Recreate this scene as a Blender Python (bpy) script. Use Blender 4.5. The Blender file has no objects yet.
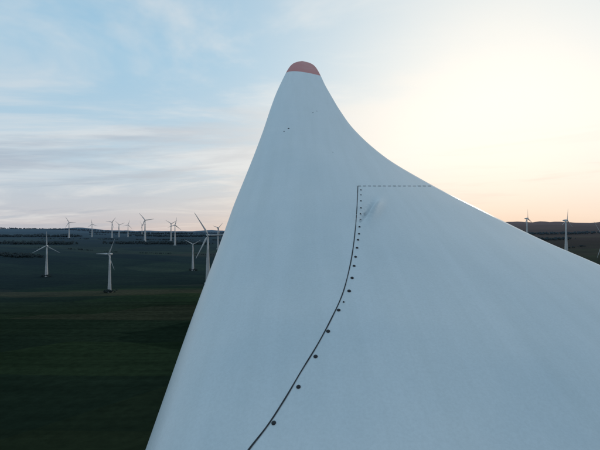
import bpy, bmesh, math, random
from mathutils import Vector, Matrix, noise
from mathutils.bvhtree import BVHTree
random.seed(7)
scene = bpy.context.scene
R = math.radians
CAM = Vector((0, 0, 130))
SUN_EL, SUN_AZ = R(11), R(27)
SUN = Vector((math.sin(SUN_AZ)*math.cos(SUN_EL), math.cos(SUN_AZ)*math.cos(SUN_EL), math.sin(SUN_EL)))

# ---------------------------------------------------------------- helpers
def new_mat(name):
    m = bpy.data.materials.new(name); m.use_nodes = True
    nt = m.node_tree
    return m, nt, nt.nodes["Principled BSDF"]

class NT:
    def __init__(s, nt): s.nt = nt
    def n(s, t, **k):
        x = s.nt.nodes.new(t)
        for a, b in k.items(): setattr(x, a, b)
        return x
    def put(s, sock, v):
        if hasattr(v, "is_linked") or hasattr(v, "links"): s.nt.links.new(v, sock)
        else: sock.default_value = v
    def math(s, op, a, b=None, c=None, clamp=False):
        x = s.n("ShaderNodeMath", operation=op, use_clamp=clamp)
        for i, v in enumerate((a, b, c)):
            if v is not None: s.put(x.inputs[i], v)
        return x.outputs[0]
    def mix(s, f, a, b, bt='MIX'):
        x = s.n("ShaderNodeMix", data_type='RGBA', blend_type=bt)
        s.put(x.inputs[0], f)
        s.put(x.inputs[6], a if not isinstance(a, tuple) else (*a, 1))
        s.put(x.inputs[7], b if not isinstance(b, tuple) else (*b, 1))
        return x.outputs[2]
    def ramp(s, f, pts, interp='LINEAR'):
        x = s.n("ShaderNodeValToRGB"); r = x.color_ramp; r.interpolation = interp
        while len(r.elements) < len(pts): r.elements.new(0.5)
        for e, (p, c) in zip(r.elements, pts):
            e.position = p; e.color = (*c, 1) if len(c) == 3 else c
        s.put(x.inputs[0], f)
        return x.outputs[0]
    def sstep(s, v, a, b):
        x = s.n("ShaderNodeMapRange", interpolation_type='SMOOTHSTEP')
        s.put(x.inputs[0], v); x.inputs[1].default_value = a; x.inputs[2].default_value = b
        return x.outputs[0]
    def noise(s, vec, scale, detail=4, rough=.5, dist=0):
        x = s.n("ShaderNodeTexNoise"); s.put(x.inputs["Vector"], vec)
        x.inputs["Scale"].default_value = scale; x.inputs["Detail"].default_value = detail
        x.inputs["Roughness"].default_value = rough; x.inputs["Distortion"].default_value = dist
        return x.outputs[0]

def add_obj(name, mesh, parent=None):
    o = bpy.data.objects.new(name, mesh); scene.collection.objects.link(o)
    if parent: o.parent = parent
    return o

def mesh_from(name, verts, faces, mats=(), smooth=True):
    me = bpy.data.meshes.new(name); me.from_pydata([tuple(v) for v in verts], [], faces)
    for m in mats: me.materials.append(m)
    if smooth:
        me.polygons.foreach_set("use_smooth", [True]*len(me.polygons))
    me.update(); return me

# ---------------------------------------------------------------- world
w = bpy.data.worlds.new("World"); scene.world = w; w.use_nodes = True
w.cycles.sampling_method = 'MANUAL'; w.cycles.sample_map_resolution = 512
nt = w.node_tree; h = NT(nt); bg = nt.nodes["Background"]
sky = h.n("ShaderNodeTexSky", sky_type='NISHITA'); sky.sun_disc = False
sky.sun_elevation = SUN_EL; sky.sun_rotation = SUN_AZ
sky.altitude = 300; sky.air_density = 1.0; sky.dust_density = 1.0; sky.ozone_density = 1.5
tc = h.n("ShaderNodeTexCoord")
D = tc.outputs["Generated"]
sep = h.n("ShaderNodeSeparateXYZ"); h.put(sep.inputs[0], D)
el = h.math('MAXIMUM', sep.outputs[2], 0.0)
dt = h.n("ShaderNodeVectorMath", operation='DOT_PRODUCT'); h.put(dt.inputs[0], D); dt.inputs[1].default_value = SUN
c = h.math('MAXIMUM', dt.outputs["Value"], 0.0)
base = h.ramp(el, [(0, (.50,.50,.55)), (.05, (.53,.58,.65)), (.16, (.50,.65,.76)), (.38, (.32,.57,.76)), (1, (.20,.40,.60))])
back = h.sstep(h.math('SUBTRACT', sep.outputs[1], h.math('MULTIPLY', sep.outputs[0], .75)), .35, -.9)
base = h.mix(h.math('MULTIPLY', back, .9), base, (.08,.20,.33))  # unseen sky behind and right of camera darkened to shade the blade's lower right
g1 = h.math('POWER', c, 5.0); g2 = h.math('POWER', c, 16.0)
low = h.math('EXPONENT', h.math('MULTIPLY', el, -11.0))
# thin high cloud sheets
den = h.math('ADD', el, 0.13)
cb = h.n("ShaderNodeCombineXYZ")
h.put(cb.inputs[0], h.math('DIVIDE', sep.outputs[0], den)); h.put(cb.inputs[1], h.math('DIVIDE', sep.outputs[1], den))
mp = h.n("ShaderNodeMapping"); h.put(mp.inputs[0], cb.outputs[0]); mp.inputs["Rotation"].default_value = (0, 0, R(-25)); mp.inputs["Scale"].default_value = (.55, 1.2, 1)
n1 = h.noise(mp.outputs[0], 0.9, 6, .6, .7)
n2 = h.noise(mp.outputs[0], 0.35, 2, .5, .2)
cl = h.sstep(h.math('ADD', h.math('MULTIPLY', n1, .7), h.math('MULTIPLY', n2, .4)), .49, .64)
mpg = h.n("ShaderNodeMapping"); h.put(mpg.inputs[0], cb.outputs[0]); mpg.inputs["Location"].default_value = (3.3, 1.7, 0); mpg.inputs["Rotation"].default_value = (0, 0, R(12)); mpg.inputs["Scale"].default_value = (.45, 1.0, 1)
n3 = h.noise(mpg.outputs[0], 1.1, 6, .57, .5)
grey = h.math('MULTIPLY', h.sstep(n3, .48, .62), h.sstep(el, .55, .2))
ccol = h.mix(g1, (.74,.77,.79), (1.0,.96,.90))
col = h.mix(h.math('MULTIPLY', cl, .75), base, ccol)
col = h.mix(h.math('MULTIPLY', grey, .75), col, h.mix(g1, (.36,.45,.56), (.92,.85,.78)))
col = h.mix(h.math('MULTIPLY', g1, .74), col, (.88,.90,.88))
col = h.mix(h.math('MULTIPLY', g2, .85), col, (1.20,1.11,.97))
wf = h.math('MULTIPLY', low, h.math('POWER', c, 4.0))
col = h.mix(h.math('MULTIPLY', wf, .95), col, (1.02,.66,.38))
col = h.mix(h.math('MULTIPLY', h.math('EXPONENT', h.math('MULTIPLY', el, -22.0)), .3), col, (.68,.54,.52))
# streaky cloud bands low over the horizon
mps = h.n("ShaderNodeMapping"); h.put(mps.inputs[0], D); mps.inputs["Scale"].default_value = (2.2, 2.2, 34)
st = h.math('MULTIPLY', h.sstep(h.noise(mps.outputs[0], 1.0, 5, .55, .4), .5, .66), h.sstep(el, .26, .05))
col = h.mix(h.math('MULTIPLY', st, .42), col, h.mix(g1, (.50,.53,.60), (.90,.70,.58)))
nish = h.n("ShaderNodeMix", data_type='RGBA', blend_type='ADD')
nish.inputs[0].default_value = 1
sc = h.n("ShaderNodeVectorMath", operation='SCALE'); h.put(sc.inputs[0], sky.outputs[0]); sc.inputs["Scale"].default_value = 0.06
mn = h.n("ShaderNodeVectorMath", operation='MINIMUM'); h.put(mn.inputs[0], sc.outputs[0]); mn.inputs[1].default_value = (.7,.7,.7)
h.put(nish.inputs[6], mn.outputs[0])
sc2 = h.n("ShaderNodeVectorMath", operation='SCALE'); h.put(sc2.inputs[0], col); sc2.inputs["Scale"].default_value = 9.4
h.put(nish.inputs[7], sc2.outputs[0])
h.put(bg.inputs[0], nish.outputs[2]); bg.inputs[1].default_value = 0.1

sl = bpy.data.lights.new("sun", 'SUN'); sl.energy = 0.8; sl.angle = R(4); sl.color = (1, .82, .62)
so = bpy.data.objects.new("sun", sl); scene.collection.objects.link(so)
so.rotation_euler = (-SUN).to_track_quat('-Z', 'Y').to_euler(); so.location = (0, 0, 300)

# ---------------------------------------------------------------- terrain
KN = [(0,0),(600,-5),(950,-10),(1200,-18),(1400,-5),(1750,42),(2150,72),(2800,92),(4000,106),(6000,112),(9000,118),(14000,122),(40000,100)]
def prof(r):
    for (a, za), (b, zb) in zip(KN, KN[1:]):
        if r <= b:
            t = (r-a)/(b-a); t = t*t*(3-2*t)*.5 + t*.5
            return za+(zb-za)*t
    return 100
def ground(x, y):
    r = math.hypot(x, y); z = prof(r)
    z += 5*noise.noise(Vector((x/420, y/420, 3)))*min(1, r/500)
    if r > 2500:
        k = min(1, (r-2500)/5000)
        az = math.atan2(x, y)
        n = noise.fractal(Vector((x/2600, y/2600, 1.3)), 1, 2, 4)
        right = 1/(1+math.exp(-(az-.25)*9))
        z += k*(n*85 + 20) + k*right*math.exp(-((r-9000)/3500)**2)*205*(1+.35*n)
        z += k*min(1, r/9000)*16*noise.fractal(Vector((x/450, y/450, 5)), .9, 2, 3)
    return z
verts, faces = [], []
NA = 720; rr = [0]
r = 40
while r < 38000: rr.append(r); r *= 1.035
verts.append((0, 0, ground(0, 0)))
for r in rr[1:]:
    for a in range(NA):
        t = 2*math.pi*a/NA; x, y = r*math.sin(t), r*math.cos(t)
        verts.append((x, y, ground(x, y)))
for a in range(NA): faces.append((0, 1+(a+1) % NA, 1+a))
for i in range(len(rr)-2):
    for a in range(NA):
        p = 1+i*NA; b = (a+1) % NA
        faces.append((p+a, p+b, p+NA+b, p+NA+a))
gm, gnt, gp = new_mat("farmland"); h = NT(gnt)
geo = h.n("ShaderNodeNewGeometry"); P = geo.outputs["Position"]
sp = h.n("ShaderNodeSeparateXYZ"); h.put(sp.inputs[0], P)
flat = h.n("ShaderNodeCombineXYZ"); h.put(flat.inputs[0], sp.outputs[0]); h.put(flat.inputs[1], sp.outputs[1])
def fields(rot, sx, sy, loc, pts):
    mp = h.n("ShaderNodeMapping"); h.put(mp.inputs[0], flat.outputs[0]); mp.inputs["Location"].default_value = loc
    mp.inputs["Rotation"].default_value = (0,0,R(rot)); mp.inputs["Scale"].default_value = (1/sx, 1/sy, 1)
    vo = h.n("ShaderNodeTexVoronoi", distance='CHEBYCHEV'); h.put(vo.inputs["Vector"], mp.outputs[0]); vo.inputs["Scale"].default_value = 1; vo.inputs["Randomness"].default_value = .75
    sc = h.n("ShaderNodeSeparateColor"); h.put(sc.inputs[0], vo.outputs["Color"])
    return h.ramp(sc.outputs[0], pts, 'CONSTANT')
fcol = fields(14, 480, 115, (.3,.45,0), [(0,(.013,.023,.015)),(.22,(.018,.031,.016)),(.4,(.014,.024,.015)),(.55,(.023,.036,.020)),(.7,(.027,.032,.021)),(.8,(.017,.027,.016)),(.92,(.032,.037,.025))])
f2 = fields(14, 1100, 330, (1.3,.2,0), [(0,(.65,.72,.75)),(.35,(1,1,1)),(.6,(1.3,1.15,1.0)),(.8,(.85,.95,.9))])
fcol = h.mix(1, fcol, f2, 'MULTIPLY')
big = h.noise(flat.outputs[0], 1/160, 6, .6)
fine = h.noise(flat.outputs[0], 1/9, 5, .65)
fcol = h.mix(1, fcol, h.ramp(big, [(.3,(.65,.7,.7)),(.7,(1.3,1.25,1.2))]), 'MULTIPLY')
fcol = h.mix(1, fcol, h.ramp(fine, [(.3,(.7,.7,.7)),(.7,(1.3,1.3,1.3))]), 'MULTIPLY')
# soft cultivation streaks running along the fields
mp2 = h.n("ShaderNodeMapping"); h.put(mp2.inputs[0], flat.outputs[0]); mp2.inputs["Rotation"].default_value = (0,0,R(14)); mp2.inputs["Scale"].default_value = (1/420, 1/14, 1)
stn = h.noise(mp2.outputs[0], 1.0, 4, .55)
fcol = h.mix(1, fcol, h.ramp(stn, [(.32,(.78,.80,.80)),(.68,(1.22,1.2,1.18))]), 'MULTIPLY')
# woodland far away + aerial haze painted into the base colour with distance
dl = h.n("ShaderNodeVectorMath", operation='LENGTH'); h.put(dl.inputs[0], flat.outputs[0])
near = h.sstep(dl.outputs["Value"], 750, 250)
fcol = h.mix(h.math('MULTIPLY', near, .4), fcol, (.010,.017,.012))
wood = h.math('MULTIPLY', h.sstep(h.noise(flat.outputs[0], 1/800, 6, .62), .5, .53), h.sstep(dl.outputs["Value"], 1500, 2400))
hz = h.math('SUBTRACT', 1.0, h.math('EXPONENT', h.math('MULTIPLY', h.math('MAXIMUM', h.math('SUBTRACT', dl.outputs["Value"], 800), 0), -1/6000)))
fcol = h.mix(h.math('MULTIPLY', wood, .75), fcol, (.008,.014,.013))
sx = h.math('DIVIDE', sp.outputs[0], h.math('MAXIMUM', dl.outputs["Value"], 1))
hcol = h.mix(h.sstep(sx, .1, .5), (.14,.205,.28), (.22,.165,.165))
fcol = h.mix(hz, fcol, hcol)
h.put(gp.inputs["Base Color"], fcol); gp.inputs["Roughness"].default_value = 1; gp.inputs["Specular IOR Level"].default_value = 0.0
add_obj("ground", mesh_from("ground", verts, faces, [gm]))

# ---------------------------------------------------------------- distant trees
tm, tnt, tp = new_mat("tree_foliage"); h = NT(tnt)
geo = h.n("ShaderNodeNewGeometry")
tcol = h.ramp(h.noise(geo.outputs["Position"], .25, 4), [(.3,(.008,.014,.010)),(.7,(.030,.042,.024))])
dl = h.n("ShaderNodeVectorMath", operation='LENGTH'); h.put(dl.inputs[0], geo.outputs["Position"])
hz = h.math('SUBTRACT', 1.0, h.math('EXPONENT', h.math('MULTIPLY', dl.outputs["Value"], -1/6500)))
h.put(tp.inputs["Base Color"], h.mix(hz, tcol, (.12,.165,.22))); tp.inputs["Roughness"].default_value = 1; tp.inputs["Specular IOR Level"].default_value = 0  # distance haze blended into the foliage colour
bm = bmesh.new(); bmesh.ops.create_icosphere(bm, subdivisions=1, radius=1)
IV = [v.co.copy() for v in bm.verts]; IF = [[v.index for v in f.verts] for f in bm.faces]; bm.free()
tv, tf = [], []
def clump(cx, cy, cz, s, sz):
    b = len(tv)
    for v in IV:
        k = random.uniform(.65, 1.3)
        tv.append((cx+v.x*s*k, cy+v.y*s*k, cz+v.z*sz*k))
    tf.extend([[b+i for i in f] for f in IF])
def tree(x, y, H):
    z = ground(x, y)
    for _ in range(4):
        a = random.uniform(0, 6.28); q = random.uniform(0, .25)*H
        s = random.uniform(.18, .32)*H
        clump(x+q*math.cos(a), y+q*math.sin(a), z+H*random.uniform(.3, .75), s, s*random.uniform(.8, 1.3))
def wood(cx, cy, rx, ry, n, H=14, rot=0):
    for _ in range(n):
        a = random.uniform(0, 6.28); q = math.sqrt(random.random())*(1+.4*noise.noise(Vector((math.cos(a)*2+cx, math.sin(a)*2, cy))))
        u, v = q*math.cos(a)*rx, q*math.sin(a)*ry
        tree(cx+u*math.cos(rot)-v*math.sin(rot), cy+u*math.sin(rot)+v*math.cos(rot), H*random.uniform(.6, 1.2))
def hedge(x0, y0, x1, y1, n, H=8):
    L = math.hypot(x1-x0, y1-y0)
    for i in range(int(L/3.2)):
        t = random.random()
        q = noise.noise(Vector((t*L/110, x0/100, 0)))
        if q < -.02: continue
        tree(x0+(x1-x0)*t+random.uniform(-2, 2), y0+(y1-y0)*t+random.uniform(-2, 2)+12*math.sin(t*7), H*random.uniform(.5, .9+q))
for (x, y) in [(-450, 947), (-759, 1200), (-370, 1385)]:
    wood(x, y, 18, 10, 26, 7)
wood(-1050, 1430, 130, 35, 260, 11); wood(-1250, 1900, 200, 60, 300, 14); wood(-700, 2000, 260, 40, 300, 13, .1)
wood(-1900, 2700, 420, 70, 340, 17); wood(-900, 3000, 380, 70, 320, 17)
wood(-1500, 3800, 500, 90, 300, 19); wood(1200, 2200, 300, 50, 260, 15); wood(1900, 3000, 500, 80, 300, 17); wood(1500, 1700, 200, 40, 200, 13)
wood(-3300, 5200, 900, 200, 380, 20); wood(-1400, 5600, 700, 160, 320, 20)
hedge(-1200, 1690, -350, 1640, 110, 6)
hedge(-1500, 2300, -300, 2350, 130, 9); hedge(700, 1500, 1700, 1900, 120, 7); hedge(-2200, 3300, -300, 3400, 120, 11)
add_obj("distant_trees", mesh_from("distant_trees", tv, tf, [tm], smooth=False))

# ---------------------------------------------------------------- distant turbines
pm, pnt, pp = new_mat("turbine_paint"); h = NT(pnt)
tcn = h.n("ShaderNodeTexCoord")
h.put(pp.inputs["Base Color"], h.ramp(h.noise(tcn.outputs["Object"], .12, 4), [(.3,(.42,.44,.45)),(.7,(.54,.55,.55))])); pp.inputs["Roughness"].default_value = .5
def ring_loft(V, F, rings, cap=True):
    b = len(V); n = len(rings[0])
    for rg in rings: V.extend(rg)
    for i in range(len(rings)-1):
        for j in range(n):
            k = (j+1) % n
            F.append((b+i*n+j, b+i*n+k, b+(i+1)*n+k, b+(i+1)*n+j))
    if cap:
        F.append(tuple(b+j for j in reversed(range(n)))); F.append(tuple(b+(len(rings)-1)*n+j for j in range(n)))
def turbine(x, y, H, Rr, rot, yaw=0):
    V, F = [], []; s = H/90
    circ = lambda r, z, n=20: [Vector((r*math.cos(2*math.pi*i/n), r*math.sin(2*math.pi*i/n), z)) for i in range(n)]
    ring_loft(V, F, [circ(3.0*s*(1-t)**1.25+1.45*s, -3+(H-.5+3)*t) for t in [0,.1,.25,.45,.7,1]])
    # foundation collar
    ring_loft(V, F, [circ(6.5*s, -2), circ(6.5*s, .9*s), circ(4.6*s, 1.3*s)])
    Y = Matrix.Rotation(yaw, 4, 'Z'); T = Matrix.Translation((0, 0, H))
    # egg shaped nacelle lying along the local y axis, rotor toward -y
    prof_n = [(-5.2,.25),(-4.9,1.1),(-4.0,1.9),(-2.6,2.35),(-.8,2.6),(1.6,2.7),(4,2.35),(6.5,1.6),(8,.8),(8.5,.2)]
    ring_loft(V, F, [[T@Y@Vector((r*s*math.cos(a*math.pi/8), yy*s, r*s*math.sin(a*math.pi/8))) for a in range(16)] for yy, r in prof_n])
    for kb in range(3):
        A = Matrix.Rotation(-(rot+kb*2*math.pi/3)+math.pi/2, 4, 'Y')
        rings = []
        for t, ch, th, tw in [(.02,1.6,1.6,20),(.07,1.7,1.6,22),(.14,3.5,1.1,20),(.2,3.7,.9,17),(.35,2.9,.65,12),(.55,2.1,.45,8),(.8,1.35,.3,4),(.95,.85,.2,2),(1,.25,.1,2)]:
            rg = []
            for i in range(12):
                a = 2*math.pi*i/12; px = (math.cos(a)*.5+.18*min(1, t*6))*ch*s; py = math.sin(a)*.5*th*s*(1.25-math.cos(a)*.5)
                q = R(tw+4); rg.append(T@Y@A@Vector((px*math.cos(q)-py*math.sin(q), -3.2*s+px*math.sin(q)+py*math.cos(q)-t*1.2, t*Rr)))
            rings.append(rg)
        ring_loft(V, F, rings)
    me = mesh_from("wind_turbine", V, F, [pm])
    o = add_obj("wind_turbine", me); o.location = (x, y, ground(x, y)); return o
F_ = 400.0
# (bearing tangent*400, depth, hub height, rotor radius, rotor phase deg, yaw deg)
TB = [(-253, 1200, 92, 44, 90, 15), (-190, 950, 90, 42, 60, -25), (-107, 1385, 90, 33, 30, 10),
      (-92, 1150, 138, 76, 122, 25), (-155, 2080, 118, 46, 128, 10), (-125, 1950, 98, 38, 80, 30), (-129, 2300, 96, 40, 30, 40),
      (-231, 2500, 96, 40, 0, 20), (-208, 2900, 92, 38, 100, 30), (-188, 2600, 100, 40, 50, 0), (-181, 2700, 84, 40, 20, 50), (-172, 2800, 84, 38, 75, 40),
      (-82, 1850, 98, 34, 45, 50), (-158, 3100, 84, 38, 10, 60),
      (227, 1800, 122, 42, 95, 35), (266, 1500, 130, 44, 85, 30), (303, 1250, 92, 66, 125, 10)]
for a, d, H, Rr, ph, yw in TB:
    turbine(a/F_*d, d, H, Rr, R(ph), R(yw))
    

# ---------------------------------------------------------------- the big blade
E = math.atan(.577); UP = Vector((0, -math.sin(E), math.cos(E)))
PL = [(-5,-1,1),(-2.5,-1,1.0),(-1.5,-1,1.15),(0,-1,2.6),(1.2,-1,3.8),(2.67,-1,4.25),(3.5,-1,3.98),(4.15,-.99,3.65),(4.53,-.98,3.4),(5.03,-.97,3.02),(5.75,-.96,2.59),(6.56,-.93,2.13),
      (7.7,-.89,1.64),(9.32,-.85,1.28),(11,-.83,1.11),(12.8,-.79,1.0),(14.5,-.72,.91),(16.3,-.63,.85),(17.8,-.54,.78),(18.8,-.44,.7),(19.5,-.30,.58),(19.95,-.12,.44),(20.1,.02,.3)]
TH = [(-5,1),(-1.5,1),(1,.82),(3,.62),(5,.45),(8,.28),(12,.18),(16,.13),(19,.11),(20.1,.05)]
def interp(tab, y, k=1):
    n = len(tab)
    if y <= tab[0][0]: return tab[0][k]
    if y >= tab[-1][0]: return tab[-1][k]
    for i in range(n-1):
        if tab[i][0] <= y <= tab[i+1][0]:
            x0, x1 = tab[i][0], tab[i+1][0]; p0, p1 = tab[i][k], tab[i+1][k]
            def sl_(j):
                if j <= 0: return (tab[1][k]-tab[0][k])/(tab[1][0]-tab[0][0])
                if j >= n-1: return (tab[-1][k]-tab[-2][k])/(tab[-1][0]-tab[-2][0])
                return (tab[j+1][k]-tab[j-1][k])/(tab[j+1][0]-tab[j-1][0])
            m0, m1 = sl_(i)*(x1-x0), sl_(i+1)*(x1-x0); t = (y-x0)/(x1-x0)
            return (2*t**3-3*t*t+1)*p0+(t**3-2*t*t+t)*m0+(-2*t**3+3*t*t)*p1+(t**3-t*t)*m1
def foil(u):
    return max(0, (0.2969*math.sqrt(u)-.126*u-.3516*u*u+.2843*u**3-.1015*u**4))/.1
ys = []
y = -5.0
while y < 19.3: ys.append(y); y += .035 if y > 2 else .1
ys += [19.3+.8*math.sin(i/24*math.pi/2) for i in range(0, 25)]
NS = 220
def section(y):
    xl, xr, T = interp(PL, y, 1), interp(PL, y, 2), interp(TH, y)
    k = min(1, max(0, (y+1.5)/3.2)); k = k*k*(3-2*k)
    out = []
    for j in range(NS):
        th = 2*math.pi*j/NS; u = (1-math.cos(th))/2
        el_ = 2*math.sqrt(max(0, u*(1-u))); f = (1-k)*el_+k*(foil(u)+.04*min(1, (1-u)*30)*min(1,u*30))
        up = j <= NS/2
        hgt = T*f if up else -T*f*(.8 if y > 0 else 1)
        out.append(Vector((xl+(xr-xl)*u, y, CAM.z-3+.577*y))+UP*hgt)
    return out
BV, BF = [], []
ring_loft(BV, BF, [section(y) for y in ys])
bvh = BVHTree.FromPolygons(BV, [f for f in BF if len(f) == 4])
def on_blade(px, row):
    d = Vector(((px-300)/400, 1, (232-row)/400)).normalized()
    hit, nrm, _, _ = bvh.ray_cast(CAM, d)
    if hit is None: return None
    if nrm.dot(d) > 0: nrm = -nrm
    return hit, nrm
# pinched crease near the corner of the add-on panel
A_, B_ = on_blade(379, 198)[0], on_blade(362, 226)[0]
AB = B_-A_; L2 = AB.length_squared
side = AB.cross(UP).normalized()
for v in BV:
    if v.y < 4 or v.y > 8 or abs((v-A_).dot(UP)) > .3: continue
    t = (v-A_).dot(AB)/L2
    if -.4 < t < 1.4:
        e = (v-A_).dot(side)
        k = math.exp(-((t-.5)/.36)**2)
        v += UP*k*(.075*math.exp(-((e+.03)/.05)**2)-.075*math.exp(-((e-.04)/.04)**2))
bmw, bnt, bp = new_mat("blade_gelcoat"); h = NT(bnt)
geo = h.n("ShaderNodeNewGeometry"); P = geo.outputs["Position"]
sp = h.n("ShaderNodeSeparateXYZ"); h.put(sp.inputs[0], P)
blot = h.noise(P, .9, 5, .6); spk = h.noise(P, 55, 3, .7)
mpb = h.n("ShaderNodeMapping"); h.put(mpb.inputs[0], P); mpb.inputs["Scale"].default_value = (6, .35, .35)
stk = h.noise(mpb.outputs[0], 1.0, 5, .6)
wc = h.ramp(blot, [(.3,(.58,.665,.70)),(.7,(.67,.735,.755))])
wc = h.mix(1, wc, h.ramp(spk, [(.3,(.94,.94,.94)),(.7,(1.03,1.03,1.03))]), 'MULTIPLY')
wc = h.mix(1, wc, h.ramp(stk, [(.35,(.95,.955,.95)),(.6,(1,1,1))]), 'MULTIPLY')
edge = h.math('ADD', h.math('ADD', sp.outputs[1], h.math('MULTIPLY', sp.outputs[0], .25)), h.math('MULTIPLY', spk, .05))
red = h.math('GREATER_THAN', edge, 16.5)
rc = h.mix(h.sstep(blot, .35, .7), (.42,.035,.025), (.48,.08,.055))
h.put(bp.inputs["Base Color"], h.mix(red, wc, rc)); 
h.put(bp.inputs["Roughness"], h.ramp(blot, [(.3,(.36,)*3),(.7,(.48,)*3)]))
blade = add_obj("wind_turbine_blade", mesh_from("wind_turbine_blade", BV, BF, [bmw]))
bvh = BVHTree.FromPolygons(BV, [f for f in BF if len(f) == 4])

sm, snt, spn = new_mat("seam_sealant"); h = NT(snt)
gg = h.n("ShaderNodeNewGeometry"); h.put(spn.inputs["Base Color"], h.ramp(h.noise(gg.outputs["Position"], 25, 4), [(.3,(.012,.014,.018)),(.7,(.04,.045,.05))])); spn.inputs["Roughness"].default_value = .8
def catmull(pts, per=14):
    o = []
    for i in range(len(pts)-1):
        p0, p1, p2, p3 = pts[max(0, i-1)], pts[i], pts[i+1], pts[min(len(pts)-1, i+2)]
        for k in range(per):
            t = k/per
            o.append(tuple(.5*(2*p1[a]+(p2[a]-p0[a])*t+(2*p0[a]-5*p1[a]+4*p2[a]-p3[a])*t*t+(3*p1[a]-p0[a]-3*p2[a]+p3[a])*t**3) for a in (0, 1)))
    o.append(pts[-1]); return o
def ribbon(name, path, wdt, lift=.003, mat=sm, gaps=None):
    V, F = [], []; hits = [on_blade(*p) for p in path]; hits = [q for q in hits if q]
    for i, (p, n) in enumerate(hits):
        a = hits[max(0, i-1)][0]; b = hits[min(len(hits)-1, i+1)][0]
        s_ = (b-a).cross(n).normalized()
        ww = wdt*(1+.35*noise.noise(p*6))
        V += [p+n*lift-s_*ww/2, p+n*(lift+.001), p+n*lift+s_*ww/2]
    for i in range(len(hits)-1):
        if gaps and not gaps(i): continue
        b = i*3
        F += [(b, b+1, b+4, b+3), (b+1, b+2, b+5, b+4)]
    return add_obj(name, mesh_from(name, V, F, [mat]), blade)
seam = [(240,462),(250,447),(268,424),(285,398),(301,371),(317,345),(331,319),(342,295),(349,270),(353.5,245),(356.5,215),(358,186)]
ribbon("panel_seam", catmull(seam), .009)
ribbon("cross_seam", [(358+75*i/120, 186) for i in range(121)], .017, gaps=lambda i: (i % 8) < 5)
# dark fixing plugs along the seam
V, F = [], []
for px, row, r in [(361,190,.011),(361,195,.009),(361,201,.011),(361,208,.011),(360.5,214,.010),(360.5,220,.012),(359.5,227,.012),(359,234,.011),(358,240,.013),(357,248,.013),(355.5,257,.013),(354,266,.013),(352,278,.014),(349,291,.015),(343.5,302,.007),(338.5,310,.014),(328,331,.014),(315.5,356,.0135),(298.5,386,.013),(274,421.5,.0125)]:
    p, n = on_blade(px, row); tx = Vector((1, 0, 0)); tx = (tx-n*tx.dot(n)).normalized(); ty = n.cross(tx)
    rings = []
    for q, z in [(1, .001), (1, .004), (.8, .007), (.35, .008)]:
        rings.append([p+n*z+(tx*math.cos(a*math.pi/10)+ty*math.sin(a*math.pi/10)*1.05)*r*q for a in range(20)])
    ring_loft(V, F, rings)
add_obj("fixing_plugs", mesh_from("fixing_plugs", V, F, [sm]), blade)
# small chips / lightning receptors near the tip
V, F = [], []
for px, row, r in [(288.5,128,.02),(284,131,.012),(313,112,.014),(317,110.5,.011),(333,152,.007)]:
    p, n = on_blade(px, row); tx = (Vector((1,0,0))-n*n.x).normalized(); ty = n.cross(tx)
    ring_loft(V, F, [[p+n*z+(tx*math.cos(a*math.pi/8)*q+ty*math.sin(a*math.pi/8)*2*q)*r*(1+.2*math.sin(3*a)) for a in range(16)] for q, z in [(1,.001),(.8,.004)]])
add_obj("surface_chips", mesh_from("surface_chips", V, F, [sm]), blade)

# ---------------------------------------------------------------- the nacelle that carries the blade (behind and below the viewpoint)
V, F = [], []
hub = Vector((0, -4.2, CAM.z-3-.577*4.2))
pr = [(-3.6,.2),(-3.3,1.1),(-2.4,1.9),(-.8,2.3),(1.5,2.5),(4,2.6),(7,2.3),(9.5,1.5),(10.6,.6),(10.8,.1)]
ring_loft(V, F, [[hub+Vector((xx, rr_*math.cos(a*math.pi/20), rr_*math.sin(a*math.pi/20))) for a in range(40)] for xx, rr_ in pr])
nac = add_obj("wind_turbine_nacelle", mesh_from("wind_turbine_nacelle", V, F, [pm]))
V, F = [], []
gz = ground(4.5, -4.2)-2
ring_loft(V, F, [[Vector((4.5+q*math.cos(a*math.pi/20), -4.2+q*math.sin(a*math.pi/20), z)) for a in range(40)] for q, z in [(4.5, gz), (3.2, gz+30), (2.2, gz+80), (1.6, hub.z-1.5)]])
add_obj("tower", mesh_from("tower", V, F, [pm]), nac)

# ---------------------------------------------------------------- camera
cd = bpy.data.cameras.new("camera"); cd.lens = 24; cd.sensor_width = 36; cd.clip_end = 60000; cd.clip_start = .05
co = bpy.data.objects.new("camera", cd); scene.collection.objects.link(co)
co.location = CAM; co.rotation_euler = (R(91.0), 0, 0); scene.camera = co
scene.view_settings.view_transform = 'Standard'; scene.view_settings.look = 'None'; scene.view_settings.exposure = 0
